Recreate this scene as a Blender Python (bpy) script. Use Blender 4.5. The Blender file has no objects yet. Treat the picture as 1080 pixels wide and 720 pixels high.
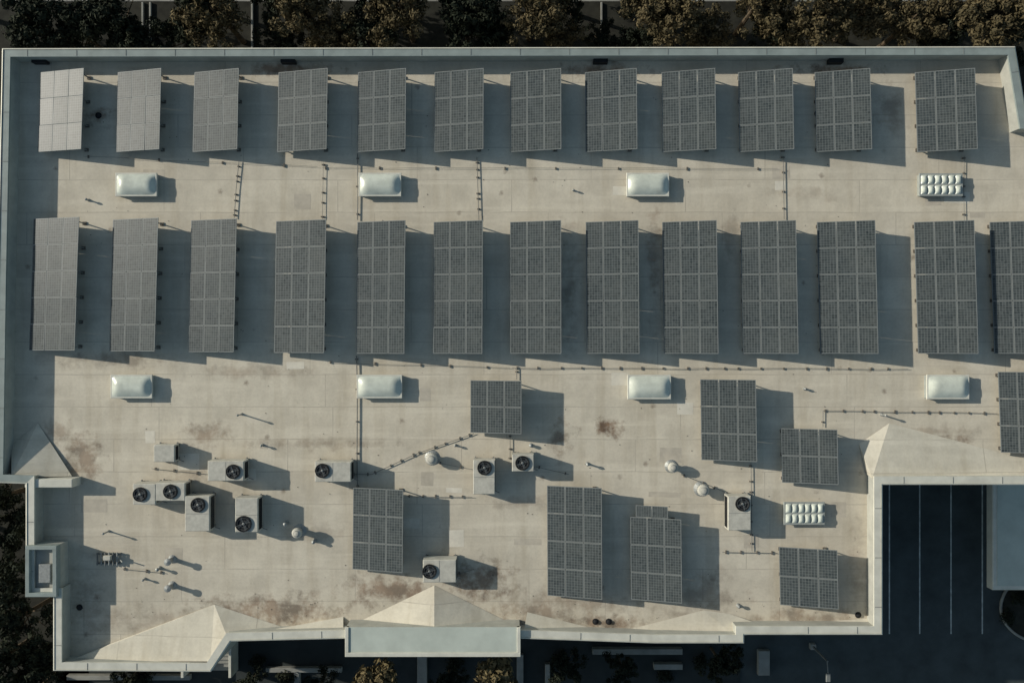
import bpy, math, random
import numpy as np
from mathutils import Vector, Matrix
random.seed(7); np.random.seed(7)
scene=bpy.context.scene
S=0.06; H=50.0; RZ=9.0
def W(px,py,h=0.0):
    k=(H-h)/H
    return ((px-540)*S*k,(360-py)*S*k,RZ+h)
def G(px,py,z=0.0):
    return W(px,py,z-RZ)
# ---------------------------------------------------------------- materials
class NT:
    def __init__(s,name):
        s.m=bpy.data.materials.new(name); s.m.use_nodes=True
        s.t=s.m.node_tree; s.b=s.t.nodes['Principled BSDF']
    def n(s,typ,**kw):
        nd=s.t.nodes.new(typ)
        for k,v in kw.items(): setattr(nd,k,v)
        return nd
    def l(s,a,b): s.t.links.new(a,b)
    def setin(s,nd,i,v):
        if hasattr(v,'is_output') or isinstance(v,bpy.types.NodeSocket): s.l(v,nd.inputs[i])
        else: nd.inputs[i].default_value=v
    def math(s,op,a,b=0.0,c=None,clamp=False):
        nd=s.n('ShaderNodeMath',operation=op); nd.use_clamp=clamp
        s.setin(nd,0,a); s.setin(nd,1,b)
        if c is not None: s.setin(nd,2,c)
        return nd.outputs[0]
    def vm(s,op,a,b=(0,0,0)):
        nd=s.n('ShaderNodeVectorMath',operation=op); s.setin(nd,0,a); s.setin(nd,1,b)
        return nd.outputs['Value'] if op in('LENGTH','DISTANCE') else nd.outputs[0]
    def noise(s,vec,scale,detail=4,rough=0.5):
        nd=s.n('ShaderNodeTexNoise'); s.l(vec,nd.inputs['Vector'])
        nd.inputs['Scale'].default_value=scale; nd.inputs['Detail'].default_value=detail
        nd.inputs['Roughness'].default_value=rough
        return nd.outputs['Fac']
    def rng(s,v,a,b,c,d):
        nd=s.n('ShaderNodeMapRange'); s.setin(nd,0,v)
        for i,x in enumerate((a,b,c,d)): nd.inputs[i+1].default_value=x
        return nd.outputs[0]
    def mix(s,f,a,b,bt='MIX'):
        nd=s.n('ShaderNodeMix',data_type='RGBA',blend_type=bt)
        s.setin(nd,0,f)
        for i,v in ((6,a),(7,b)):
            if isinstance(v,tuple): nd.inputs[i].default_value=(v[0],v[1],v[2],1)
            else: s.l(v,nd.inputs[i])
        return nd.outputs[2]
    def col(s,v,rough=0.7):
        if isinstance(v,tuple): s.b.inputs['Base Color'].default_value=(v[0],v[1],v[2],1)
        else: s.l(v,s.b.inputs['Base Color'])
        s.setin(s.b,s.b.inputs.find('Roughness'),rough)
    def bump(s,h,strength=0.3,dist=0.02):
        nd=s.n('ShaderNodeBump'); nd.inputs['Strength'].default_value=strength
        nd.inputs['Distance'].default_value=dist; s.l(h,nd.inputs['Height'])
        s.l(nd.outputs[0],s.b.inputs['Normal'])
    def pos(s):
        return s.n('ShaderNodeNewGeometry').outputs['Position']
def simple(name,c,rough=0.7,var=0.2,scale=2.0,metal=0.0,spec=0.3):
    t=NT(name); p=t.pos()
    a=t.noise(p,scale,4,0.6)
    dark=tuple(x*(1-var) for x in c); lite=tuple(min(1,x*(1+var)) for x in c)
    t.col(t.mix(t.rng(a,0.3,0.7,0,1),dark,lite),rough)
    t.b.inputs['Metallic'].default_value=metal
    t.b.inputs['Specular IOR Level'].default_value=spec
    return t.m
stains_shade=[(215,458,24,12,.55),(88,482,20,24,.65),(60,455,14,12,.5),(640,452,15,9,.95),(590,460,11,20,.65),
 (1000,462,22,7,.6),(285,645,80,18,.7),(415,622,44,15,.75),(505,612,38,21,.75),(565,645,60,12,.6),(735,628,45,22,.4),(640,657,45,8,.75),
 (105,122,15,9,.8),(305,74,45,7,.8),(633,74,40,7,.8),(885,74,45,7,.8),(590,635,70,14,.45),(170,655,70,15,.35),(860,652,60,10,.55),  # marks along the top parapet: arch-shaped shadows painted in, with scupper dirt
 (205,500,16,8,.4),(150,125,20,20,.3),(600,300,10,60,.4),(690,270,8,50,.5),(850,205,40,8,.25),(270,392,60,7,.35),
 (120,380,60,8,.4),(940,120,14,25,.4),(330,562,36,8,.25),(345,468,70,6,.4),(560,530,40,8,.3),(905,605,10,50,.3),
 (90,640,20,40,.35),(240,120,10,30,.35),(770,250,10,30,.35),(990,455,60,5,.35)]
def roofmat(name,c1,c2,use_stains_shade=True):
    t=NT(name); p=t.pos()
    big=t.noise(p,0.10,5,0.62); mid=t.noise(p,0.55,5,0.62); fine=t.noise(p,6.0,2,0.6)
    sv=t.vm('MULTIPLY',p,(1.6,0.14,1)); streak=t.noise(sv,0.8,4,0.6)
    sv2=t.vm('MULTIPLY',p,(0.12,1.8,1)); streak2=t.noise(sv2,0.8,4,0.6)
    c=t.mix(t.rng(big,0.35,0.65,0,1),c1,c2)
    c=t.mix(t.rng(mid,0.36,0.60,0.5,0),c,tuple(x*0.74 for x in c1))
    c=t.mix(t.rng(streak,0.5,0.72,0,0.4),c,tuple(x*y for x,y in zip(c1,(.68,.64,.57))))
    c=t.mix(t.rng(streak2,0.52,0.7,0,0.45),c,tuple(min(.8,x*1.10) for x in c2))
    c=t.mix(t.rng(fine,0.3,0.6,0.10,0),c,(.2,.18,.15))
    sep=t.n('ShaderNodeSeparateXYZ'); t.l(p,sep.inputs[0])
    wob=t.noise(p,0.35,2)
    y=t.math('ADD',sep.outputs[1],t.math('MULTIPLY',wob,0.12))
    fy=t.math('FRACT',t.math('DIVIDE',y,2.05))
    seam=t.math('LESS_THAN',fy,0.024)
    rowid=t.math('FLOOR',t.math('DIVIDE',y,2.05))
    wn=t.n('ShaderNodeTexWhiteNoise',noise_dimensions='1D'); t.l(rowid,wn.inputs['W'])
    x=t.math('ADD',sep.outputs[0],t.math('MULTIPLY',wn.outputs['Value'],11.0))
    fx=t.math('FRACT',t.math('DIVIDE',x,11.0))
    seamx=t.math('LESS_THAN',fx,0.005)
    sm=t.math('MAXIMUM',seam,seamx)
    smf=t.math('MULTIPLY',sm,t.rng(mid,0.35,0.6,0.05,0.5))
    c=t.mix(smf,c,(.26,.23,.19))
    tint=t.rng(wn.outputs['Value'],0,1,0.0,0.13)
    c=t.mix(tint,c,(.34,.31,.27))
    if use_stains_shade:
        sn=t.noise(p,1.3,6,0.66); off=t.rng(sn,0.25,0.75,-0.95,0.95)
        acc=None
        for (px,py,rx,ry,st) in stains_shade:
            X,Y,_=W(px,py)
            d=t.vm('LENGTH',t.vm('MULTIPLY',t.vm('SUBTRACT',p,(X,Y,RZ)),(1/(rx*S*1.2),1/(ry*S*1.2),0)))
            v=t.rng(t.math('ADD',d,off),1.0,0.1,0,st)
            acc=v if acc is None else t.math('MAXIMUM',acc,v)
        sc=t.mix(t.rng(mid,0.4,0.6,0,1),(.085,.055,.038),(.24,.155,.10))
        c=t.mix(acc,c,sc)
        vo=t.n('ShaderNodeTexVoronoi'); vo.inputs['Scale'].default_value=0.42; t.l(p,vo.inputs['Vector'])
        spot=t.rng(t.math('ADD',vo.outputs['Distance'],t.math('MULTIPLY',t.math('SUBTRACT',fine,0.5),0.1)),0.02,0.09,0.6,0)
        c=t.mix(spot,c,(.16,.12,.09))
    t.col(c,0.85); t.b.inputs['Specular IOR Level'].default_value=0.15
    bn=t.noise(p,2.2,3,0.6); t.bump(bn,0.25,0.05)
    return t.m
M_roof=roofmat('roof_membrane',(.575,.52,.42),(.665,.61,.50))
M_white=roofmat('roof_coating_light',(.60,.56,.465),(.66,.62,.52),False)
M_patch=simple('roof_patch_light',(.64,.60,.51),.8,.12,1.5)
M_patch2=simple('roof_patch_dark',(.47,.425,.35),.85,.15,1.5)
M_cap=simple('parapet_cap_metal',(.25,.29,.28),.5,.14,1.2)
M_capw=simple('parapet_cap_white',(.58,.57,.50),.5,.12,1.2)
M_stucco=simple('stucco_wall',(.38,.38,.34),.9,.12,1.5)
M_glassw=simple('window_glass',(.03,.04,.05),.1,.2,1,0,.5)
M_frame=simple('panel_frame_aluminium',(.185,.20,.20),.5,.12,1.5,0,.2)
M_rack=simple('rack_steel',(.18,.19,.185),.5,.15,4)
M_ac=simple('ac_painted_sheet',(.47,.455,.40),.5,.16,3)
M_dark=simple('black_plastic',(.015,.016,.018),.6,.2,4)
M_fan=simple('fan_blade',(.05,.055,.06),.4,.2,4)
M_dome=simple('skylight_dome',(.56,.59,.52),.3,.14,1.8,0,.5)
M_curb=simple('skylight_curb',(.30,.32,.30),.6,.15,4)
M_galv=simple('galvanised_metal',(.30,.31,.30),.5,.2,6,.3)
M_pipe=simple('conduit_metal',(.17,.17,.16),.5,.2,4)
M_block=simple('support_block',(.14,.125,.105),.9,.3,6)
M_asph=simple('asphalt',(.052,.064,.066),.9,.25,.6)
M_asph2=simple('asphalt_new',(.030,.036,.036),.9,.2,.8)
M_conc=simple('concrete',(.26,.26,.24),.9,.2,1.0)
M_paint=simple('road_paint',(.42,.44,.42),.7,.4,2)
M_soil=simple('planting_soil',(.022,.022,.017),.95,.4,1.5)
M_bark=simple('bark',(.10,.075,.05),.9,.3,5)
M_canopy=simple('canopy_roof',(.46,.50,.45),.6,.10,.8)
def leafmat(name,a,b,c):
    t=NT(name); g=t.n('ShaderNodeNewGeometry')
    n=t.noise(g.outputs['Position'],0.9,2,.6)
    x=t.mix(t.rng(n,.35,.65,0,1),a,b)
    x=t.mix(t.math('MULTIPLY',g.outputs['Random Per Island'],.5),x,c)
    t.col(x,.75); t.b.inputs['Specular IOR Level'].default_value=.08
    return t.m
M_leaf=leafmat('foliage_olive',(.052,.046,.026),(.115,.092,.050),(.13,.105,.06))
M_leaf2=leafmat('foliage_dark',(.014,.020,.015),(.028,.034,.022),(.038,.040,.025))
M_leaf3=leafmat('foliage_sunlit',(.10,.08,.04),(.15,.12,.06),(.20,.16,.09))  # golden sunlight on the southern tree tops put into the leaf colour
# solar cells
t=NT('solar_cells'); uv=t.n('ShaderNodeUVMap').outputs[0]
sp=t.n('ShaderNodeSeparateXYZ'); t.l(uv,sp.inputs[0])
def ln(v,w):
    f=t.math('FRACT',v); return t.math('LESS_THAN',t.math('MINIMUM',f,t.math('SUBTRACT',1.0,f)),w)
lines=t.math('MAXIMUM',ln(sp.outputs[0],0.045),ln(sp.outputs[1],0.045))
p=t.pos()
fl=t.n('ShaderNodeVectorMath',operation='FLOOR'); t.l(uv,fl.inputs[0])
wn=t.n('ShaderNodeTexWhiteNoise',noise_dimensions='3D'); t.l(fl.outputs[0],wn.inputs['Vector'])
n1=t.noise(p,5.5,2,.5); n2=t.noise(p,.5,4,.6)
g=t.n('ShaderNodeNewGeometry')
cell=t.mix(t.rng(n1,.35,.65,0,1),(.018,.026,.030),(.046,.058,.063))
cell=t.mix(t.math('MULTIPLY',wn.outputs['Value'],.5),cell,(.080,.092,.096))
cell=t.mix(t.math('MULTIPLY',g.outputs['Random Per Island'],.2),cell,(.085,.098,.10))
c=t.mix(lines,cell,(.165,.18,.18))
c=t.mix(t.rng(n2,.4,.75,0.02,.18),c,(.17,.175,.16))
t.col(c,.38); t.b.inputs['Specular IOR Level'].default_value=.15
M_cell=t.m
# ---------------------------------------------------------------- mesh builder
class MB:
    def __init__(s): s.v=[]; s.f=[]; s.m=[]; s.uv=[]; s.mats=[]
    def mi(s,m):
        if m not in s.mats: s.mats.append(m)
        return s.mats.index(m)
    def face(s,pts,m,uv=None):
        i=len(s.v); s.v+= [tuple(q) for q in pts]; s.f.append(tuple(range(i,i+len(pts)))); s.m.append(s.mi(m))
        s.uv.append(uv or [(0.5,0.5)]*len(pts))
    def mesh_(s,vs,fs,m):
        i=len(s.v); s.v+=[tuple(q) for q in vs]
        for f in fs: s.f.append(tuple(i+a for a in f)); s.m.append(s.mi(m)); s.uv.append([(0.5,0.5)]*len(f))
    def box(s,x0,x1,y0,y1,z0,z1,m,bev=0.0):
        if bev>0:
            b=bev
            lay=[(x0,x1,y0,y1,z0,0),(x0,x1,y0,y1,z1-b,0),(x0+b,x1-b,y0+b,y1-b,z1,0)]
            vs=[];
            for (a,c_,d,e,z,_) in lay: vs+=[(a,d,z),(c_,d,z),(c_,e,z),(a,e,z)]
            fs=[(3,2,1,0),(8,9,10,11)]
            for k in (0,4):
                for j in range(4): fs.append((k+j,k+(j+1)%4,k+4+(j+1)%4,k+4+j))
            s.mesh_(vs,fs,m); return
        vs=[(x0,y0,z0),(x1,y0,z0),(x1,y1,z0),(x0,y1,z0),(x0,y0,z1),(x1,y0,z1),(x1,y1,z1),(x0,y1,z1)]
        s.mesh_(vs,[(3,2,1,0),(4,5,6,7),(0,1,5,4),(1,2,6,5),(2,3,7,6),(3,0,4,7)],m)
    def obox(s,O,U,V,N,m):
        O=Vector(O); c=[O,O+U,O+U+V,O+V]; c+= [q+N for q in c]
        s.mesh_(c,[(3,2,1,0),(4,5,6,7),(0,1,5,4),(1,2,6,5),(2,3,7,6),(3,0,4,7)],m)
    def tube(s,a,b,r0,r1,m,n=10,cap=True):
        a=Vector(a); b=Vector(b); d=(b-a).normalized()
        u=d.orthogonal().normalized(); w=d.cross(u)
        vs=[]
        for q,r in ((a,r0),(b,r1)):
            for k in range(n):
                t_=2*math.pi*k/n; vs.append(q+u*math.cos(t_)*r+w*math.sin(t_)*r)
        fs=[(k,(k+1)%n,n+(k+1)%n,n+k) for k in range(n)]
        if cap: fs+=[tuple(range(n-1,-1,-1)),tuple(range(n,2*n))]
        s.mesh_(vs,fs,m)
    def lathe(s,c,prof,m,n=20):
        vs=[];
        for r,z in prof:
            for k in range(n):
                a=2*math.pi*k/n; vs.append((c[0]+r*math.cos(a),c[1]+r*math.sin(a),c[2]+z))
        fs=[]
        for i in range(len(prof)-1):
            for k in range(n): fs.append((i*n+k,i*n+(k+1)%n,(i+1)*n+(k+1)%n,(i+1)*n+k))
        fs.append(tuple((len(prof)-1)*n+k for k in range(n)))
        s.mesh_(vs,fs,m)
    def obj(s,name,parent=None,smooth=False):
        me=bpy.data.meshes.new(name); me.from_pydata(s.v,[],s.f)
        for m in s.mats: me.materials.append(m)
        me.polygons.foreach_set('material_index',s.m)
        ul=me.uv_layers.new(name='UVMap'); flat=[c for f in s.uv for q in f for c in q]
        ul.data.foreach_set('uv',flat)
        if smooth: me.polygons.foreach_set('use_smooth',[True]*len(me.polygons))
        me.update(); o=bpy.data.objects.new(name,me); scene.collection.objects.link(o)
        if parent: o.parent=parent
        return o
def empty(name):
    e=bpy.data.objects.new(name,None); scene.collection.objects.link(e); return e
# ---------------------------------------------------------------- building
bld=empty('commercial_building')
PH=1.1
outl=[(3,52),(1070,50),(1083,128),(1135,130),(1135,510),(930,510),(930,668),(784,668),(784,677),(690,677),(548,672),
      (365,672),(243,675),(222,707),(57,706),(57,628),(28,628),(28,509),(-5,508),(-2,300)]
OP=[W(x,y,PH)[:2] for x,y in outl]      # clockwise seen from above
def offset(poly,d):
    n=len(poly); out=[]
    for i in range(n):
        p0=Vector(poly[i-1]); p1=Vector(poly[i]); p2=Vector(poly[(i+1)%n])
        e1=(p1-p0).normalized(); e2=(p2-p1).normalized()
        n1=Vector((e1.y,-e1.x)); n2=Vector((e2.y,-e2.x))   # inward for clockwise
        b=(n1+n2); b=b/ (b.length**2/2) if b.length>1e-6 else n1
        out.append(tuple(p1+b*d))
    return out
T=0.42
IN=offset(OP,T); OUTC=offset(OP,-0.05); INC=offset(OP,T+0.05); DK=offset(OP,T*0.5)
ztop=RZ+PH
mb=MB(); n=len(OP)
for i in range(n):
    j=(i+1)%n; a,b=OP[i],OP[j]
    mb.face([(a[0],a[1],0),(a[0],a[1],ztop-.04),(b[0],b[1],ztop-.04),(b[0],b[1],0)],M_stucco)
mb.obj('walls',bld)
mb=MB()
for i in range(n):
    j=(i+1)%n; a,b=IN[i],IN[j]
    mb.face([(b[0],b[1],RZ-.2),(b[0],b[1],ztop-.04),(a[0],a[1],ztop-.04),(a[0],a[1],RZ-.2)],M_stucco)
mb.obj('parapet_inner_face',bld)
mb=MB()
for i in range(n):
    j=(i+1)%n; a,b,c_,d=OUTC[i],OUTC[j],INC[j],INC[i]
    m=M_cap if i in (0,1,19,18,2,3,17) else M_capw
    mb.face([(a[0],a[1],ztop),(d[0],d[1],ztop),(c_[0],c_[1],ztop),(b[0],b[1],ztop)],m)
    mb.face([(a[0],a[1],ztop-.12),(a[0],a[1],ztop),(b[0],b[1],ztop),(b[0],b[1],ztop-.12)],m)
    mb.face([(d[0],d[1],ztop),(d[0],d[1],ztop-.12),(c_[0],c_[1],ztop-.12),(c_[0],c_[1],ztop)],m)
    # raised metal edge lip
    o2=offset(OP,0.03)
    e,f=o2[i],o2[j]
    mb.face([(a[0],a[1],ztop+.001),(e[0],e[1],ztop+.04),(f[0],f[1],ztop+.04),(b[0],b[1],ztop+.001)],M_capw)
mb.obj('parapet_cap',bld)
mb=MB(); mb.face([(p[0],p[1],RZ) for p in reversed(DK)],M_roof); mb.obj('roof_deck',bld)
# membrane repair patches
mb=MB()
rp=random.Random(11); pl_=[]
tries=0
while len(pl_)<30 and tries<400:
    tries+=1
    px=rp.uniform(70,1050); py=rp.choice([rp.uniform(165,228),rp.uniform(378,500),rp.uniform(500,600),rp.uniform(378,600)])
    if px>900 and py>430: continue
    if py>560 and px<120: continue
    w_=rp.uniform(.4,2.0); h_=rp.uniform(.3,1.1)
    X,Y,_=W(px,py)
    if any(abs(X-a)<(w_+c_)/2+.1 and abs(Y-b)<(h_+d)/2+.1 for a,b,c_,d in pl_): continue
    pl_.append((X,Y,w_,h_)); an=rp.uniform(-.05,.05); ca,sa=math.cos(an),math.sin(an)
    pts=[(X+ca*u-sa*v,Y+sa*u+ca*v,RZ+.004) for u,v in ((-w_/2,-h_/2),(w_/2,-h_/2),(w_/2,h_/2),(-w_/2,h_/2))]
    mb.face(pts,M_patch if rp.random()<.5 else M_patch2)
mb.obj('roof_patches',bld)
# cap joints
mb=MB()
for i in range(n):
    j=(i+1)%n; a=Vector(OP[i]); b=Vector(OP[j]); L=(b-a).length
    if L<3: continue
    e=(b-a).normalized(); nn=Vector((e.y,-e.x))
    k=1.5
    while k<L-1:
        q=a+e*k+nn*(-.03); O=Vector((q.x,q.y,ztop+.003))
        mb.obox(O,Vector((e.x*.03,e.y*.03,0)),Vector((nn.x*.46,nn.y*.46,0)),Vector((0,0,.012)),M_rack); k+=3.05
mb.obj('cap_joints',bld)
# windows
mb=MB()
for i in range(n):
    j=(i+1)%n; a=Vector(OP[i]); b=Vector(OP[j]); L=(b-a).length
    if L<5: continue
    e=(b-a).normalized(); out=Vector((-e.y,e.x))
    cnt=int(L/3.2)
    for k in range(cnt):
        c0=a+e*((k+.5)*L/cnt-1.0)
        for z in (1.0,5.0):
            O=Vector((c0.x,c0.y,z))
            mb.obox(O-Vector((out.x,out.y,0))*.05,Vector((e.x,e.y,0))*2.0,Vector((out.x,out.y,0))*.09,Vector((0,0,1.8)),M_capw)
            mb.obox(O+Vector((e.x,e.y,0))*.08+Vector((0,0,.08)),Vector((e.x,e.y,0))*.88,Vector((out.x,out.y,0))*.05,Vector((0,0,1.64)),M_glassw)
            mb.obox(O+Vector((e.x,e.y,0))*1.04+Vector((0,0,.08)),Vector((e.x,e.y,0))*.88,Vector((out.x,out.y,0))*.05,Vector((0,0,1.64)),M_glassw)
mb.obj('windows',bld)
# crickets / gable back slopes
def poly(mb,pts,m):
    mb.face([W(*q) for q in pts],m)
mb=MB()
A=(360,664,.02);B=(553,664,.02);P=(458,662,1.25);Q=(458,617,.02)
poly(mb,[A,P,Q],M_white); poly(mb,[P,B,Q],M_white)
poly(mb,[(72,697,.30),(222,697,1.0),(226,637,.02),(112,680,.02)],M_white)
poly(mb,[(222,697,1.0),(240,672,.85),(302,662,.02),(226,637,.02)],M_white)
poly(mb,[(240,672,.8),(362,669,.8),(362,650,.02),(302,662,.02)],M_white)
poly(mb,[(552,668,.8),(640,671,.6),(625,662,.02),(556,645,.02)],M_white)
poly(mb,[(640,671,.4),(776,671,.45),(742,643,.02),(700,654,.02),(660,664,.02)],M_white)
poly(mb,[(776,671,.45),(820,664,.25),(770,647,.02),(742,643,.02)],M_white)
poly(mb,[(800,664,.4),(922,662,.5),(915,652,.02),(830,657,.02)],M_white)
poly(mb,[(920,504,.85),(938,446,.02),(906,468,.02),(914,500,.1)],M_white)
poly(mb,[(920,504,.85),(1128,504,.85),(1128,496,.02),(938,446,.02)],M_white)
poly(mb,[(12,503,.92),(76,502,.20),(40,446,.02)],M_white)
poly(mb,[(12,503,.92),(40,446,.02),(12,470,.02)],M_white)
mb.obj('roof_crickets',bld)
mb=MB()
x0,y0,_=W(26,514,1.0); x1,y1,_=W(76,505,1.0)
mb.box(x0,x1,y0,y1,RZ-.1,RZ+1.0,M_capw,.03)
mb.obj('step_parapet',bld)
# entry canopy slab with fascia
mb=MB()
x0,y0,_=W(365,691,1.35); x1,y1,_=W(548,661,1.35)
mb.box(x0,x1,y0,y1,7.0,RZ+1.30,M_stucco)
mb.box(x0-.06,x1+.06,y0-.06,y0+.20,RZ+1.15,RZ+1.40,M_capw,.02)
mb.box(x0-.06,x0+.16,y0+.203,y1,RZ+1.15,RZ+1.40,M_capw,.02)
mb.box(x1-.16,x1+.06,y0+.203,y1,RZ+1.15,RZ+1.40,M_capw,.02)
mb.box(x0+.163,x1-.163,y0+.203,y1,RZ+1.301,RZ+1.33,M_canopy)
for xx in (x0+.4,x1-.4):
    mb.box(xx-.25,xx+.25,y0+.2,y0+.7,0,7.0,M_stucco)
mb.obj('entrance_canopy',bld)
mb=MB()
x0,y0,_=W(27,629,1.3); x1,y1,_=W(60,575,1.3)
mb.box(x0,x1,y0,y1,RZ-.5,RZ+.9,M_stucco)
for (a,b,c_,d) in ((x0,x1,y0,y0+.25),(x0,x1,y1-.25,y1),(x0,x0+.25,y0+.252,y1-.252),(x1-.25,x1,y0+.252,y1-.252)):
    mb.box(a,b,c_,d,RZ+.901,RZ+1.35,M_cap,.02)
mb.box(x0+.7,x1-.5,y0+.8,y1-1.2,RZ+.9,RZ+1.15,M_galv,.03)
mb.obj('corner_tower_roof',bld)
mb=MB()
for px in (44,305,633,880):
    X,Y,_=W(px,68,.1); mb.box(X-.45,X+.45,Y-.0,Y+.35,RZ+.0,RZ+.45,M_dark)
mb.obj('scuppers',bld)
def drain(px,py):
    mb=MB(); X,Y,_=W(px,py); mb.lathe((X,Y,RZ),[(.20,0.005),(.20,.03),(.14,.04),(.13,.12),(.05,.15)],M_dark,14); mb.obj('roof_drain')
for q in ((480,245),(862,120),(104,122),(905,648),(628,655),(642,655),(84,640)): drain(*q)
# ---------------------------------------------------------------- solar arrays
TILT=math.radians(14.0)
def array(px0,px1,py0,py1,rows,extra=None):
    hl=.42
    xl=W(px0,0,hl)[0]
    hh=hl+.8
    for _ in range(5):
        xr=W(px1,0,hh)[0]; w=xr-xl; hh=hl+w*math.tan(TILT)
    hm=(hl+hh)/2
    yt=W(0,py0,hm)[1]; yb=W(0,py1,hm)[1]
    U=Vector((xr-xl,0,hh-hl)); L=yt-yb
    pc=(px0+px1)/2; lean=(pc-540)*.008*S*(L/7)
    V=Vector((lean,-L,0))
    O=Vector((xl-lean/2,yt,RZ+hl))
    N=U.cross(-V).normalized()
    if N.z<0: N=-N
    mb=MB(); cols=3; gap=.022
    mw=U.length/cols; ml=V.length/rows
    u=U.normalized(); v=V.normalized()
    def module(cu,cv,mw,ml):
        a=O+u*(cu+gap/2)+v*(cv+gap/2); j=[N*random.uniform(-.008,.008) for _ in range(4)]
        c=[a+j[0],a+u*(mw-gap)+j[1],a+u*(mw-gap)+v*(ml-gap)+j[1]+j[3]-j[2],a+v*(ml-gap)+j[0]+j[3]-j[2]]
        D=N*.045
        vs=[q-D for q in c]+c
        mb.mesh_(vs,[(0,1,2,3),(7,6,5,4),(4,5,1,0),(5,6,2,1),(6,7,3,2),(7,4,0,3)],M_frame)
        f=.028; g=N*.003
        cc=[c[0]+u*f+v*f,c[1]-u*f+v*f,c[2]-u*f-v*f,c[3]+u*f-v*f]
        cc=[q+g for q in cc]
        r=random.randint(0,40)*6; e=.06
        mb.face([cc[3],cc[2],cc[1],cc[0]],M_cell,[(r-e,10+e),(r+6+e,10+e),(r+6+e,-e),(r-e,-e)])
    for i in range(cols):
        for j in range(rows): module(i*mw,j*ml,mw,ml)
    if extra:
        for (i,len_) in extra: module(i*mw*.95+.35,-len_,mw*.95,len_)
    for fr in (.22,.78):
        a=O+U*fr-N*.11+v*.05; mb.obox(a,u*.06,V-v*.1,N*.05,M_rack)
    nl=max(2,int(rows)+1)
    for k in range(nl):
        vv=V*((k+.15)/(nl-.7))
        for fr in (.06,.90):
            q=O+U*fr+vv-N*.06
            mb.box(q.x-.03,q.x+.03,q.y-.03,q.y+.03,RZ,q.z,M_rack)
            mb.box(q.x-.12,q.x+.12,q.y-.1,q.y+.1,RZ+.0,RZ+.06,M_block)
        q1=O+U*.90+vv-N*.12; q0=O+U*.3+vv-N*.12
        mb.tube((q1.x,q1.y,q1.z),(q0.x,q0.y,RZ+.08),.02,.02,M_rack,6)
        a=O+vv+U*.02-N*.16; mb.obox(a,U*.92,v*.05,N*.05,M_rack)
    mb.obj('solar_panel_array')
R1=[(41,87),(123,169),(204,251),(293,345),(377,428),(458,510),(538,592),(617,672),(698,755),(779,837),(860,919),(966,1030)]
for i,(a,b) in enumerate(R1): array(a,b,74,159,3)
R2=[(33,81),(117,165),(200,248),(290,343),(376,427),(457,509),(538,592),(618,674),(699,757),(782,841),(863,925),(966,1030),(1046,1111)]
for i,(a,b) in enumerate(R2):
    dy=min(0,(a-376)*.01); array(a,b,233+dy,373+dy,5)
for a,b,c_,d,r in ((496,550,401,457,2),(739,798,400,486,3),(824,884,452,510,2),(372,425,515,602,3),(577,635,513,630,4),(822,884,578,640,2),(1054,1114,392,478,3)):
    array(a,b,c_,d,r)
array(665,719,546,634,3,extra=[(0,.75),(1,.75)])
# ---------------------------------------------------------------- skylights
def skylight(px0,py0,px1,py1):
    h=.5; x0,y1,_=W(px0,py0,h); x1,y0,_=W(px1,py1,h)
    mb=MB()
    mb.box(x0+.06,x1-.06,y0+.06,y1-.06,RZ,RZ+.36,M_curb)
    mb.box(x0,x1,y0,y1,RZ+.36,RZ+.45,M_capw,.02)
    nx,ny=16,12; vs=[]; fs=[]
    xa,xb,ya,yb=x0+.09,x1-.09,y0+.09,y1-.09
    for j in range(ny+1):
        for i in range(nx+1):
            a=i/nx; b=j/ny
            ex=min(1,min(a,1-a)/.20); ey=min(1,min(b,1-b)/.42)
            z=math.sin(ex*math.pi/2)**.9*math.sin(ey*math.pi/2)**.9
            vs.append((xa+(xb-xa)*a,ya+(yb-ya)*b,RZ+.445+.24*z))
    for j in range(ny):
        for i in range(nx):
            k=j*(nx+1)+i; fs.append((k,k+1,k+nx+2,k+nx+1))
    mb.mesh_(vs,fs,M_dome)
    o=mb.obj('skylight')
    for pl in o.data.polygons:
        if o.data.materials[pl.material_index]==M_dome: pl.use_smooth=True
for q in ((121,182,165,207),(378,182,423,207),(661,182,706,207),(116,395,160,420),(376,395,424,420),(662,395,708,421),(978,395,1023,421)): skylight(*q)
def ribbed(px0,py0,px1,py1):
    h=.5; x0,y1,_=W(px0,py0,h); x1,y0,_=W(px1,py1,h); mb=MB()
    mb.box(x0+.1,x1-.1,y0+.1,y1-.1,RZ,RZ+.34,M_curb)
    mb.box(x0+.02,x1-.02,y0+.02,y1-.02,RZ+.34,RZ+.40,M_curb,.02)
    nb=6; w=(x1-x0-.2)/nb
    for r in range(2):
        ya=y0+.10+r*((y1-y0-.2)/2)+.03; yb=ya+(y1-y0-.2)/2-.06
        for i in range(nb):
            xa=x0+.1+i*w+.03; xb=xa+w-.06; vs=[];fs=[]; nx=6; ny=6
            for b in range(ny+1):
                for a in range(nx+1):
                    z=(math.sin(math.pi*a/nx)*math.sin(math.pi*min(b/ny,1-b/ny)))**.6 if 0<a<nx and 0<b<ny else 0
                    vs.append((xa+(xb-xa)*a/nx,ya+(yb-ya)*b/ny,RZ+.395+.15*z))
            for b in range(ny):
                for a in range(nx):
                    k=b*(nx+1)+a; fs.append((k,k+1,k+nx+2,k+nx+1))
            mb.mesh_(vs,fs,M_dome)
    o=mb.obj('ribbed_skylight')
ribbed(970,182,1017,207); ribbed(827,529,871,554)
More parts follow.
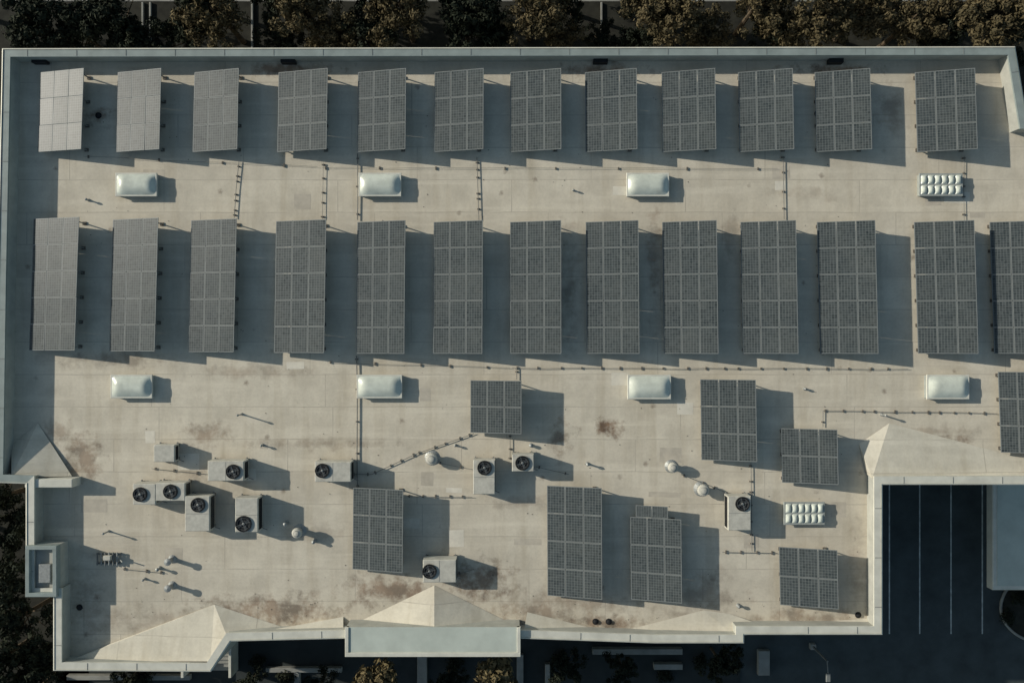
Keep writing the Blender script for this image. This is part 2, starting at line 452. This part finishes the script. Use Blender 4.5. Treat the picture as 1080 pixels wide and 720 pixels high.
# ---------------------------------------------------------------- AC units
def ac(px0,py0,px1,py1,fx=None,fy=None,fr=9,h=1.15):
    x0,y1,_=W(px0,py0,h); x1,y0,_=W(px1,py1,h); mb=MB()
    zb=RZ+.25; zt=RZ+h
    mb.box(x0,x1,y0,y1,zb,zt,M_ac,.035)
    for xx in (x0+.08,x1-.14):
        mb.box(xx,xx+.06,y0-.08,y1+.08,RZ+.12,RZ+.249,M_rack)
    for xx in (x0+.05,x1-.23):
        for yy in (y0,y1-.2): mb.box(xx,xx+.18,yy,yy+.2,RZ,RZ+.119,M_block)
    for k in range(9):
        z=zb+.1+k*(h-.5)/9
        mb.box(x0+.1,x1-.1,y0-.012,y0-.001,z,z+.035,M_dark)
        mb.box(x0-.012,x0-.001,y0+.1,y1-.1,z,z+.035,M_dark)
        mb.box(x1+.001,x1+.012,y0+.1,y1-.1,z,z+.035,M_dark)
    if (x1-x0)>(y1-y0)*1.3: mb.box((x0+x1)/2-.01,(x0+x1)/2+.01,y0+.05,y1-.05,zt,zt+.006,M_rack)
    if (y1-y0)>(x1-x0)*1.3: mb.box(x0+.05,x1-.05,(y0+y1)/2-.01,(y0+y1)/2+.01,zt,zt+.006,M_rack)
    if fx is not None:
        X,Y,_=W(fx,fy,h); r=fr*S*.93
        mb.lathe((X,Y,zt),[(r,0.002),(r,.09),(r*.9,.10),(r*.84,.02),(r*.80,.012)],M_dark,24)
        for k in range(4):
            a=k*math.pi/2+.5; ca,sa=math.cos(a),math.sin(a)
            d=Vector((ca,sa,0)); e=Vector((-sa,ca,0))
            b=Vector((X,Y,zt+.03))
            mb.face([b+d*.08-e*.05,b+d*r*.78-e*.10,b+d*r*.78+e*.10+Vector((0,0,.03)),b+d*.08+e*.06],M_fan)
        mb.lathe((X,Y,zt+.02),[(.08,0),(.08,.05),(.04,.06)],M_galv,12)
        for k in range(2):
            rr=r*(.4+.35*k)
            for q in range(20):
                a0=2*math.pi*q/20;a1=2*math.pi*(q+1)/20
                mb.tube((X+rr*math.cos(a0),Y+rr*math.sin(a0),zt+.10),(X+rr*math.cos(a1),Y+rr*math.sin(a1),zt+.10),.006,.006,M_rack,4,False)
        for k in range(2):
            a=k*math.pi/2+.3; d=Vector((math.cos(a),math.sin(a),0))*r*.9; c=Vector((X,Y,zt+.105))
            mb.tube(c-d,c+d,.008,.008,M_rack,4,False)
    mb.tube((x1-.1,y0+.1,RZ+.3),(x1+.25,y0-.1,RZ+.06),.025,.025,M_pipe,6)
    mb.obj('air_conditioner_unit')
ac(219,486,257,507,246,497,8)
ac(332,487,370,508,340,496,8)
ac(195,523,221,560,209,532,8)
ac(248,525,272,561,257,552,9)
ac(164,509,195,528,180,518,8)
ac(140,510,164,532,148,521,8)
ac(162,469,184,487,None,None,h=.9)
ac(499,485,522,521,511,493,8)
ac(540,479,563,497,551,488,8)
ac(768,523,792,559,783,531,8)
ac(446,590,481,614,453,602,8)
# ---------------------------------------------------------------- vents
def turbine(px,py,r=.33,h=.75):
    X,Y,_=W(px,py,h*.8); mb=MB()
    mb.lathe((X,Y,RZ),[(r*1.3,.0),(r*.8,.12),(r*.6,.14),(r*.6,h-.45)],M_galv,18)
    mb.lathe((X,Y,RZ),[(r*.6,h-.46),(r*.95,h-.35),(r,h-.22),(r*.85,h-.08),(r*.4,h),(.04,h+.02)],M_ac,18)
    for k in range(18):
        a=2*math.pi*k/18
        mb.tube((X+r*.62*math.cos(a),Y+r*.62*math.sin(a),RZ+h-.44),(X+r*1.03*math.cos(a+.15),Y+r*1.03*math.sin(a+.15),RZ+h-.22),.012,.012,M_rack,4,False)
        mb.tube((X+r*1.03*math.cos(a+.15),Y+r*1.03*math.sin(a+.15),RZ+h-.22),(X+r*.5*math.cos(a+.3),Y+r*.5*math.sin(a+.3),RZ+h),.012,.012,M_rack,4,False)
    mb.obj('turbine_roof_vent')
for q in ((455,484,.38),(710,493,.33),(742,517,.38),(313,562,.33,.9)): turbine(*q)
def pipevent(px,py,h=.7,r=.10):
    X,Y,_=W(px,py,h); mb=MB()
    mb.lathe((X,Y,RZ),[(r*2.0,0),(r*1.2,.12),(r,.13),(r,h-.12)],M_galv,12)
    mb.lathe((X,Y,RZ),[(r*1.6,h-.14),(r*1.6,h-.06),(.02,h)],M_galv,12)
    mb.obj('vent_pipe')
for q in ((176,593,.8,.14),(176,621,.8,.14),(165,601,.5,.07),(250,438,.9,.045),(620,490,.5,.06),(108,563,.8,.045),(300,553,.6,.07),(330,572,.5,.07),(935,438,.7,.05),(780,640,.35,.07),(560,470,.3,.07),
          (150,612,.4,.05),(480,470,.35,.05),(690,560,.4,.05),(275,470,.4,.05),(90,210,.4,.05),(605,200,.3,.04),(850,410,.3,.05)): pipevent(*q)
mb=MB(); X,Y,_=W(114,590,.3)
for k in range(6):
    mb.tube((X-.7+k*.25,Y-.35,RZ+.25),(X-.7+k*.25,Y+.45,RZ+.25),.05,.05,M_galv if k%2 else M_pipe,8)
mb.box(X-.8,X+.7,Y-.3,Y-.22,RZ,RZ+.2,M_rack); mb.box(X-.8,X+.7,Y+.3,Y+.38,RZ,RZ+.2,M_rack)
mb.box(X-.2,X+.25,Y+.02,Y+.3,RZ+.3,RZ+.55,M_ac,.02)
mb.tube((X+.7,Y,RZ+.2),(X+1.0,Y-.1,RZ+.5),.04,.04,M_galv,8)
mb.obj('gas_pipe_manifold')
# ---------------------------------------------------------------- conduits
def conduit(pts,r=.028,step=.75,mat=M_pipe,blocks=True,bm=M_block):
    mb=MB()
    for (a,b) in zip(pts[:-1],pts[1:]):
        A=Vector(W(a[0],a[1],.10)); B=Vector(W(b[0],b[1],.10)); 
        L=(B-A).length; d=(B-A).normalized(); s_=Vector((-d.y,d.x,0))
        ns=max(1,int(L/2.0)); prev=A
        for k in range(1,ns+1):
            q=A+(B-A)*k/ns+(s_*random.uniform(-.04,.04) if k<ns else Vector((0,0,0)))
            mb.tube(prev,q,r,r,mat,7); prev=q
        if blocks:
            k=.2
            while k<L:
                ja=random.uniform(-.15,.15); q=A+d*(k+ja); l=random.uniform(.07,.11)
                mb.obox(Vector((q.x,q.y,RZ))-d*.04-s_*l,d*.08,s_*2*l,Vector((0,0,.08)),bm); k+=step*random.uniform(.85,1.3)
    mb.obj('conduit_pipe')
conduit([(377,162),(377,232)],.03,1.5); conduit([(376,375),(377,515)],.035,2.2)
conduit([(252,170),(249,200),(247,230)],.022,.5); conduit([(341,172),(340,231)],.014,.8); conduit([(503,166),(505,232)],.022,.6)
conduit([(826,165),(827,231)],.022,.9); conduit([(1017,165),(1017,233)],.014,.8)
conduit([(540,388),(958,389)],.016,1.2); conduit([(868,450),(868,433),(1052,436)],.018,.9)
conduit([(392,500),(440,478),(500,457)],.022,.8); conduit([(430,523),(498,524)],.018,.8)
conduit([(545,388),(545,400)],.022,.7); conduit([(538,458),(538,484)],.02,.7)
conduit([(792,488),(793,581)],.02,.8); conduit([(762,582),(820,583)],.018,.8)
conduit([(340,177),(820,178)],.010,3.5); conduit([(88,165),(335,176)],.010,3.5)
conduit([(160,494),(219,500)],.015,1.2); conduit([(370,500),(392,500)],.02,.7)
conduit([(345,382),(538,388)],.012,2.2)
conduit([(565,492),(600,500)],.015,1.3); conduit([(480,606),(500,600)],.015,1.3)
conduit([(130,600),(172,604)],.02,1.0)
conduit([(718,500),(768,520)],.015,1.0); conduit([(463,488),(499,495)],.015,1.0)
# loose leaf litter and grit blown on the roof: one object
mb=MB(); rl=random.Random(5)
for k in range(420):
    px=rl.uniform(85,905); py=rl.gauss(650,14) if rl.random()<.35 else rl.uniform(100,640)
    if py>655 or py<90: continue
    X,Y,_=W(px,py); a=rl.uniform(0,6.28); s0=rl.uniform(.02,.055)
    mb.face([(X+s0*math.cos(a),Y+s0*math.sin(a),RZ+.012),(X+s0*math.cos(a+1.9),Y+s0*math.sin(a+1.9),RZ+.016),(X+s0*math.cos(a+4),Y+s0*math.sin(a+4),RZ+.02)],M_block)
mb.obj('leaf_litter')
# ---------------------------------------------------------------- ground
mb=MB(); s_=400; mb.face([(-s_,-s_,0),(s_,-s_,0),(s_,s_,0),(-s_,s_,0)],M_asph); mb.obj('ground')
mb=MB(); mb.box(-60,60,17,25.3,.004,.12,M_soil,.02); mb.obj('planting_bed')
mb=MB(); mb.box(-60,60,25.3,25.45,.0,.15,M_conc,.02); mb.obj('kerb')
mb=MB(); mb.face([(-90,25.45,.004),(90,25.45,.004),(90,60,.004),(-90,60,.004)],M_asph2); mb.obj('road')
mb=MB(); mb.box(-70,-31.5,-60,14,.004,.12,M_soil,.02); mb.obj('planting_bed')
mb=MB()
for px in (938,970,1003,1036): 
    X,Y0,_=G(px,512); _,Y1,_=G(px,668); mb.face([(X-.05,Y1,.004),(X+.05,Y1,.004),(X+.05,Y0+1,.004),(X-.05,Y0+1,.004)],M_paint)
mb.obj('parking_stripes')
mb=MB()
for px in (152,160,268,631,640,1120):
    X,Y0,_=G(px,0); mb.face([(X-.07,25.6,.008),(X+.07,25.6,.008),(X+.07,31,.008),(X-.07,31,.008)],M_paint)
for px,y in ((152,0),(160,0),(267,0),(634,0)):
    X,_,_=G(px,0); mb.box(X-.06,X+.06,20.5,25.2,.12,.30,M_conc,.01)
mb.obj('parking_stripes')
mb=MB()
x0,y1,_=G(60,702); x1,y0,_=G(780,760)
mb.box(x0,x1,y0,-22.0,.0,.12,M_asph2); mb.obj('south_walkway')
mb=MB()
for (a,b,c_,d,z) in ((440,450,690,730,.5),(545,552,690,730,.5),(625,720,684,690,.6),(280,360,704,709,.5),(310,316,709,730,.5),(575,580,700,730,.5),(690,720,700,706,.6),(800,812,686,712,.5),(70,200,712,717,.5)):
    x0,y1,_=G(a,c_,z); x1,y0,_=G(b,d,z); mb.box(x0,x1,y0,y1,.1,z,M_conc,.03)
mb.obj('planter_walls')
mb=MB()
x0,y1,_=G(196,680,1.2); x1,y0,_=G(243,712,1.2)
for k in range(6): mb.box(x0,x1,y0+.33*k,y0+.33*k+.328,.1,.30+.17*k,M_conc,.01)
mb.box(x0-.2,x0-.003,y0,y1,.1,1.6,M_capw,.02); mb.box(x1+.003,x1+.2,y0,y1,.1,1.6,M_capw,.02)
mb.obj('concrete_steps')
def lamp(px,py,h=5.0):
    X,Y,_=G(px,py); mb=MB(); mb.tube((X,Y,0),(X,Y,h),.09,.06,M_rack,10); mb.box(X-.2,X+.2,Y-.2,Y+.2,0,.4,M_conc,.03)
    mb.tube((X,Y,h-.1),(X,Y-.9,h+.1),.04,.04,M_rack,8); mb.box(X-.15,X+.15,Y-1.4,Y-.8,h+.04,h+.16,M_rack,.03); mb.obj('street_lamp')
lamp(856,680,3.0)
mb=MB()
x0,y1,_=G(1047,505,4.0); x1,y0,_=G(1180,622,4.0)
mb.box(x0,x1,y0,y1,3.3,4.0,M_capw,.05)
mb.box(x0+.3,x1-.3,y0+.3,y1-.3,4.001,4.03,M_canopy)
for xx in (x0+2.6,x1-1):
    for yy in (y0+1.2,y1-.8): mb.box(xx,xx+.35,yy,yy+.35,0,3.3,M_stucco)
mb.obj('carport_canopy')
mb=MB(); cx,cy,_=G(1100,640)
pr=[]
for k in range(25):
    a=math.pi*.5+math.pi*k/24; pr.append((cx+3.2*math.cos(a),cy+2.6*math.sin(a)))
for (a,b) in zip(pr[:-1],pr[1:]): mb.tube((a[0],a[1],.07),(b[0],b[1],.07),.10,.10,M_conc,6)
mb.face([(q[0],q[1],.06) for q in pr]+[(cx+8,cy-2.6,.06),(cx+8,cy+2.6,.06)],M_soil)
mb.obj('kerb_island')
# ---------------------------------------------------------------- trees
def treemesh(name,seed,h,R,leaf,nclump=70,per=95,flat=.75,ls=(.10,.22)):
    rs=np.random.RandomState(seed); mb=MB()
    zc=h-R*flat
    cl=[]
    sub=[(rs.uniform(-.5,.5)*R,rs.uniform(-.5,.5)*R,rs.uniform(-.35,.4)*R*flat,rs.uniform(.45,.68)*R) for _ in range(6)]
    for i in range(nclump):
        sx,sy,sz,sr=sub[rs.randint(6)]
        d=rs.normal(size=3); d/=np.linalg.norm(d); d[2]=abs(d[2]) if rs.rand()<.6 else d[2]
        r=sr*rs.uniform(.55,1.05)
        cl.append((sx+d[0]*r,sy+d[1]*r,zc+sz+d[2]*r*flat))
    mb.tube((0,0,0),(0,0,zc*.6),.22,.15,M_bark,8,False)
    top=(rs.uniform(-.2,.2),rs.uniform(-.2,.2),zc+.3*R); mb.tube((0,0,zc*.6),top,.15,.05,M_bark,8,False)
    for i in range(0,nclump,4):
        z0=zc*rs.uniform(.5,.95); mb.tube((0,0,z0),cl[i],.06,.015,M_bark,5,False)
    C=np.repeat(np.array(cl),per,axis=0); N=len(C)
    off=rs.normal(size=(N,3)); off/=np.linalg.norm(off,axis=1)[:,None]
    off*= (rs.uniform(0,1,(N,1))**.4)*rs.uniform(.32,.62,(nclump,1)).repeat(per,axis=0)
    nrm=off/ (np.linalg.norm(off,axis=1)[:,None]+1e-6)
    off[:,2]*=.7
    C=C+off
    nn_=nrm+rs.normal(size=(N,3))*.45; nn_/=np.linalg.norm(nn_,axis=1)[:,None]
    a=np.cross(nn_,rs.normal(size=(N,3))); a/=np.linalg.norm(a,axis=1)[:,None]
    b=np.cross(nn_,a)
    s=rs.uniform(ls[0],ls[1],(N,1)); 
    q=np.stack([C-a*s,C-b*s*.42,C+a*s,C+b*s*.42],axis=1).reshape(-1,3)
    base=len(mb.v); mb.v+=[tuple(x) for x in q.tolist()]
    mi=mb.mi(leaf)
    for k in range(N):
        i=base+4*k; mb.f.append((i,i+1,i+2,i+3)); mb.m.append(mi); mb.uv.append([(0,0),(1,0),(1,1),(0,1)])
    o=mb.obj(name); me=o.data; bpy.data.objects.remove(o); return me
TM=[treemesh('tree_olive_a',1,8,2.9,M_leaf,85,90,.75,(.08,.18)),treemesh('tree_olive_b',2,7.5,2.7,M_leaf,80,90,.75,(.08,.18)),treemesh('tree_olive_c',3,8.3,3.1,M_leaf,90,90,.75,(.08,.18)),
    treemesh('tree_dark_a',4,6.2,2.7,M_leaf2,60,80),treemesh('tree_dark_b',5,6.8,3.0,M_leaf2,60,80),treemesh('tree_sunlit',6,7.5,1.3,M_leaf3,28,80,.6,(.12,.26))]
def tree(k,px,py,z=6.0,s=1.0,name='tree'):
    X,Y,_=G(px,py,z); o=bpy.data.objects.new(name,TM[k]); scene.collection.objects.link(o)
    o.location=(X,Y,0); o.rotation_euler=(0,0,random.uniform(0,6.28)); o.scale=(s,s,s*random.uniform(.95,1.05))
for k,x,y,s in ((4,30,18,1.05),(3,105,8,1.0),(4,130,34,.85),(0,228,12,1.02),(3,182,28,.85),(1,318,14,1.0),(2,352,24,.8),(0,425,10,1.0),(3,388,28,.9),(4,490,20,1.0),(1,560,8,1.0),(1,598,24,.65),
   (2,705,8,1.0),(1,757,26,.8),(0,800,2,1.0),(2,858,16,.98),(1,915,10,.9),(0,965,20,.92),(2,1040,10,1.08),(4,1078,26,.8),(3,72,26,.95),(4,672,32,.7),(3,285,24,.75),(4,520,34,.85),(3,828,32,.85),(4,1000,28,.85),
   (4,200,-22,1),(4,300,-24,1),(3,385,-25,1),(4,470,-24,1),(3,600,-24,.9),(4,672,-26,.9),(3,930,-24,1),(3,640,22,.55)):
    tree(k,x,y,5.6,s)
for k,x,y,s in ((4,-20,530,.9),(3,10,560,.8),(4,-5,610,1.0),(3,12,655,.9),(4,-10,700,1.0),(3,38,700,.8),(4,20,740,1.0),(4,-60,570,1.0),(0,-60,-10,1),(1,1140,20,1)):
    tree(k,x,y,4.8,s)
for k,x,y,s,z in ((5,398,716,1.0,7),(5,523,712,1.1,7),(3,600,712,.55,4),(3,660,716,.5,4),(4,765,706,.6,4),(3,330,735,.6,4),(4,250,735,.5,4),(3,120,730,.6,4),(4,470,728,.5,4)):
    tree(k,x,y,z,s)
def shrub(px,py,s):
    X,Y,_=G(px,py,.6); o=bpy.data.objects.new('shrub',SM); scene.collection.objects.link(o); o.location=(X,Y,.1); o.scale=(s,s,s*.8); o.rotation_euler=(0,0,random.uniform(0,6))
SM=treemesh('shrub_mesh',9,1.2,.8,M_leaf2,16,60,.8,(.08,.15))
for q in ((270,700),(300,716),(480,700),(590,695),(740,700),(700,712),(150,716),(20,690),(1064,650),(1076,632)): shrub(*q,random.uniform(.7,1.1))
# ---------------------------------------------------------------- light
EL=math.radians(23); az=Vector((-.953,.303,0)).normalized()
sd=Vector((az.x*math.cos(EL),az.y*math.cos(EL),math.sin(EL)))
ld=bpy.data.lights.new('sun','SUN'); ld.energy=4.3; ld.angle=math.radians(.6); ld.color=(1,.94,.82)
lo=bpy.data.objects.new('sun',ld); scene.collection.objects.link(lo); lo.rotation_euler=sd.to_track_quat('Z','Y').to_euler()
w=bpy.data.worlds.new('World'); scene.world=w; w.use_nodes=True; nt=w.node_tree
sk=nt.nodes.new('ShaderNodeTexSky'); sk.sky_type='NISHITA'; sk.sun_disc=False; sk.sun_elevation=EL
sk.sun_rotation=math.atan2(az.x,az.y)%(2*math.pi)
mx=nt.nodes.new('ShaderNodeMix'); mx.data_type='RGBA'; mx.blend_type='MULTIPLY'; mx.inputs[0].default_value=1
mx.inputs[7].default_value=(.97,1.0,.88,1)
nt.links.new(sk.outputs[0],mx.inputs[6])
bg=nt.nodes['Background']; bg.inputs['Strength'].default_value=.10
nt.links.new(mx.outputs[2],bg.inputs['Color'])
scene.view_settings.view_transform='Standard'; scene.view_settings.look='None'; scene.view_settings.exposure=0
cam=bpy.data.cameras.new('camera'); co=bpy.data.objects.new('camera',cam); scene.collection.objects.link(co)
co.location=(0,0,RZ+H); co.rotation_euler=(0,0,0); cam.sensor_width=36; cam.lens=36*H/(1080*S); cam.clip_end=2000
scene.camera=co
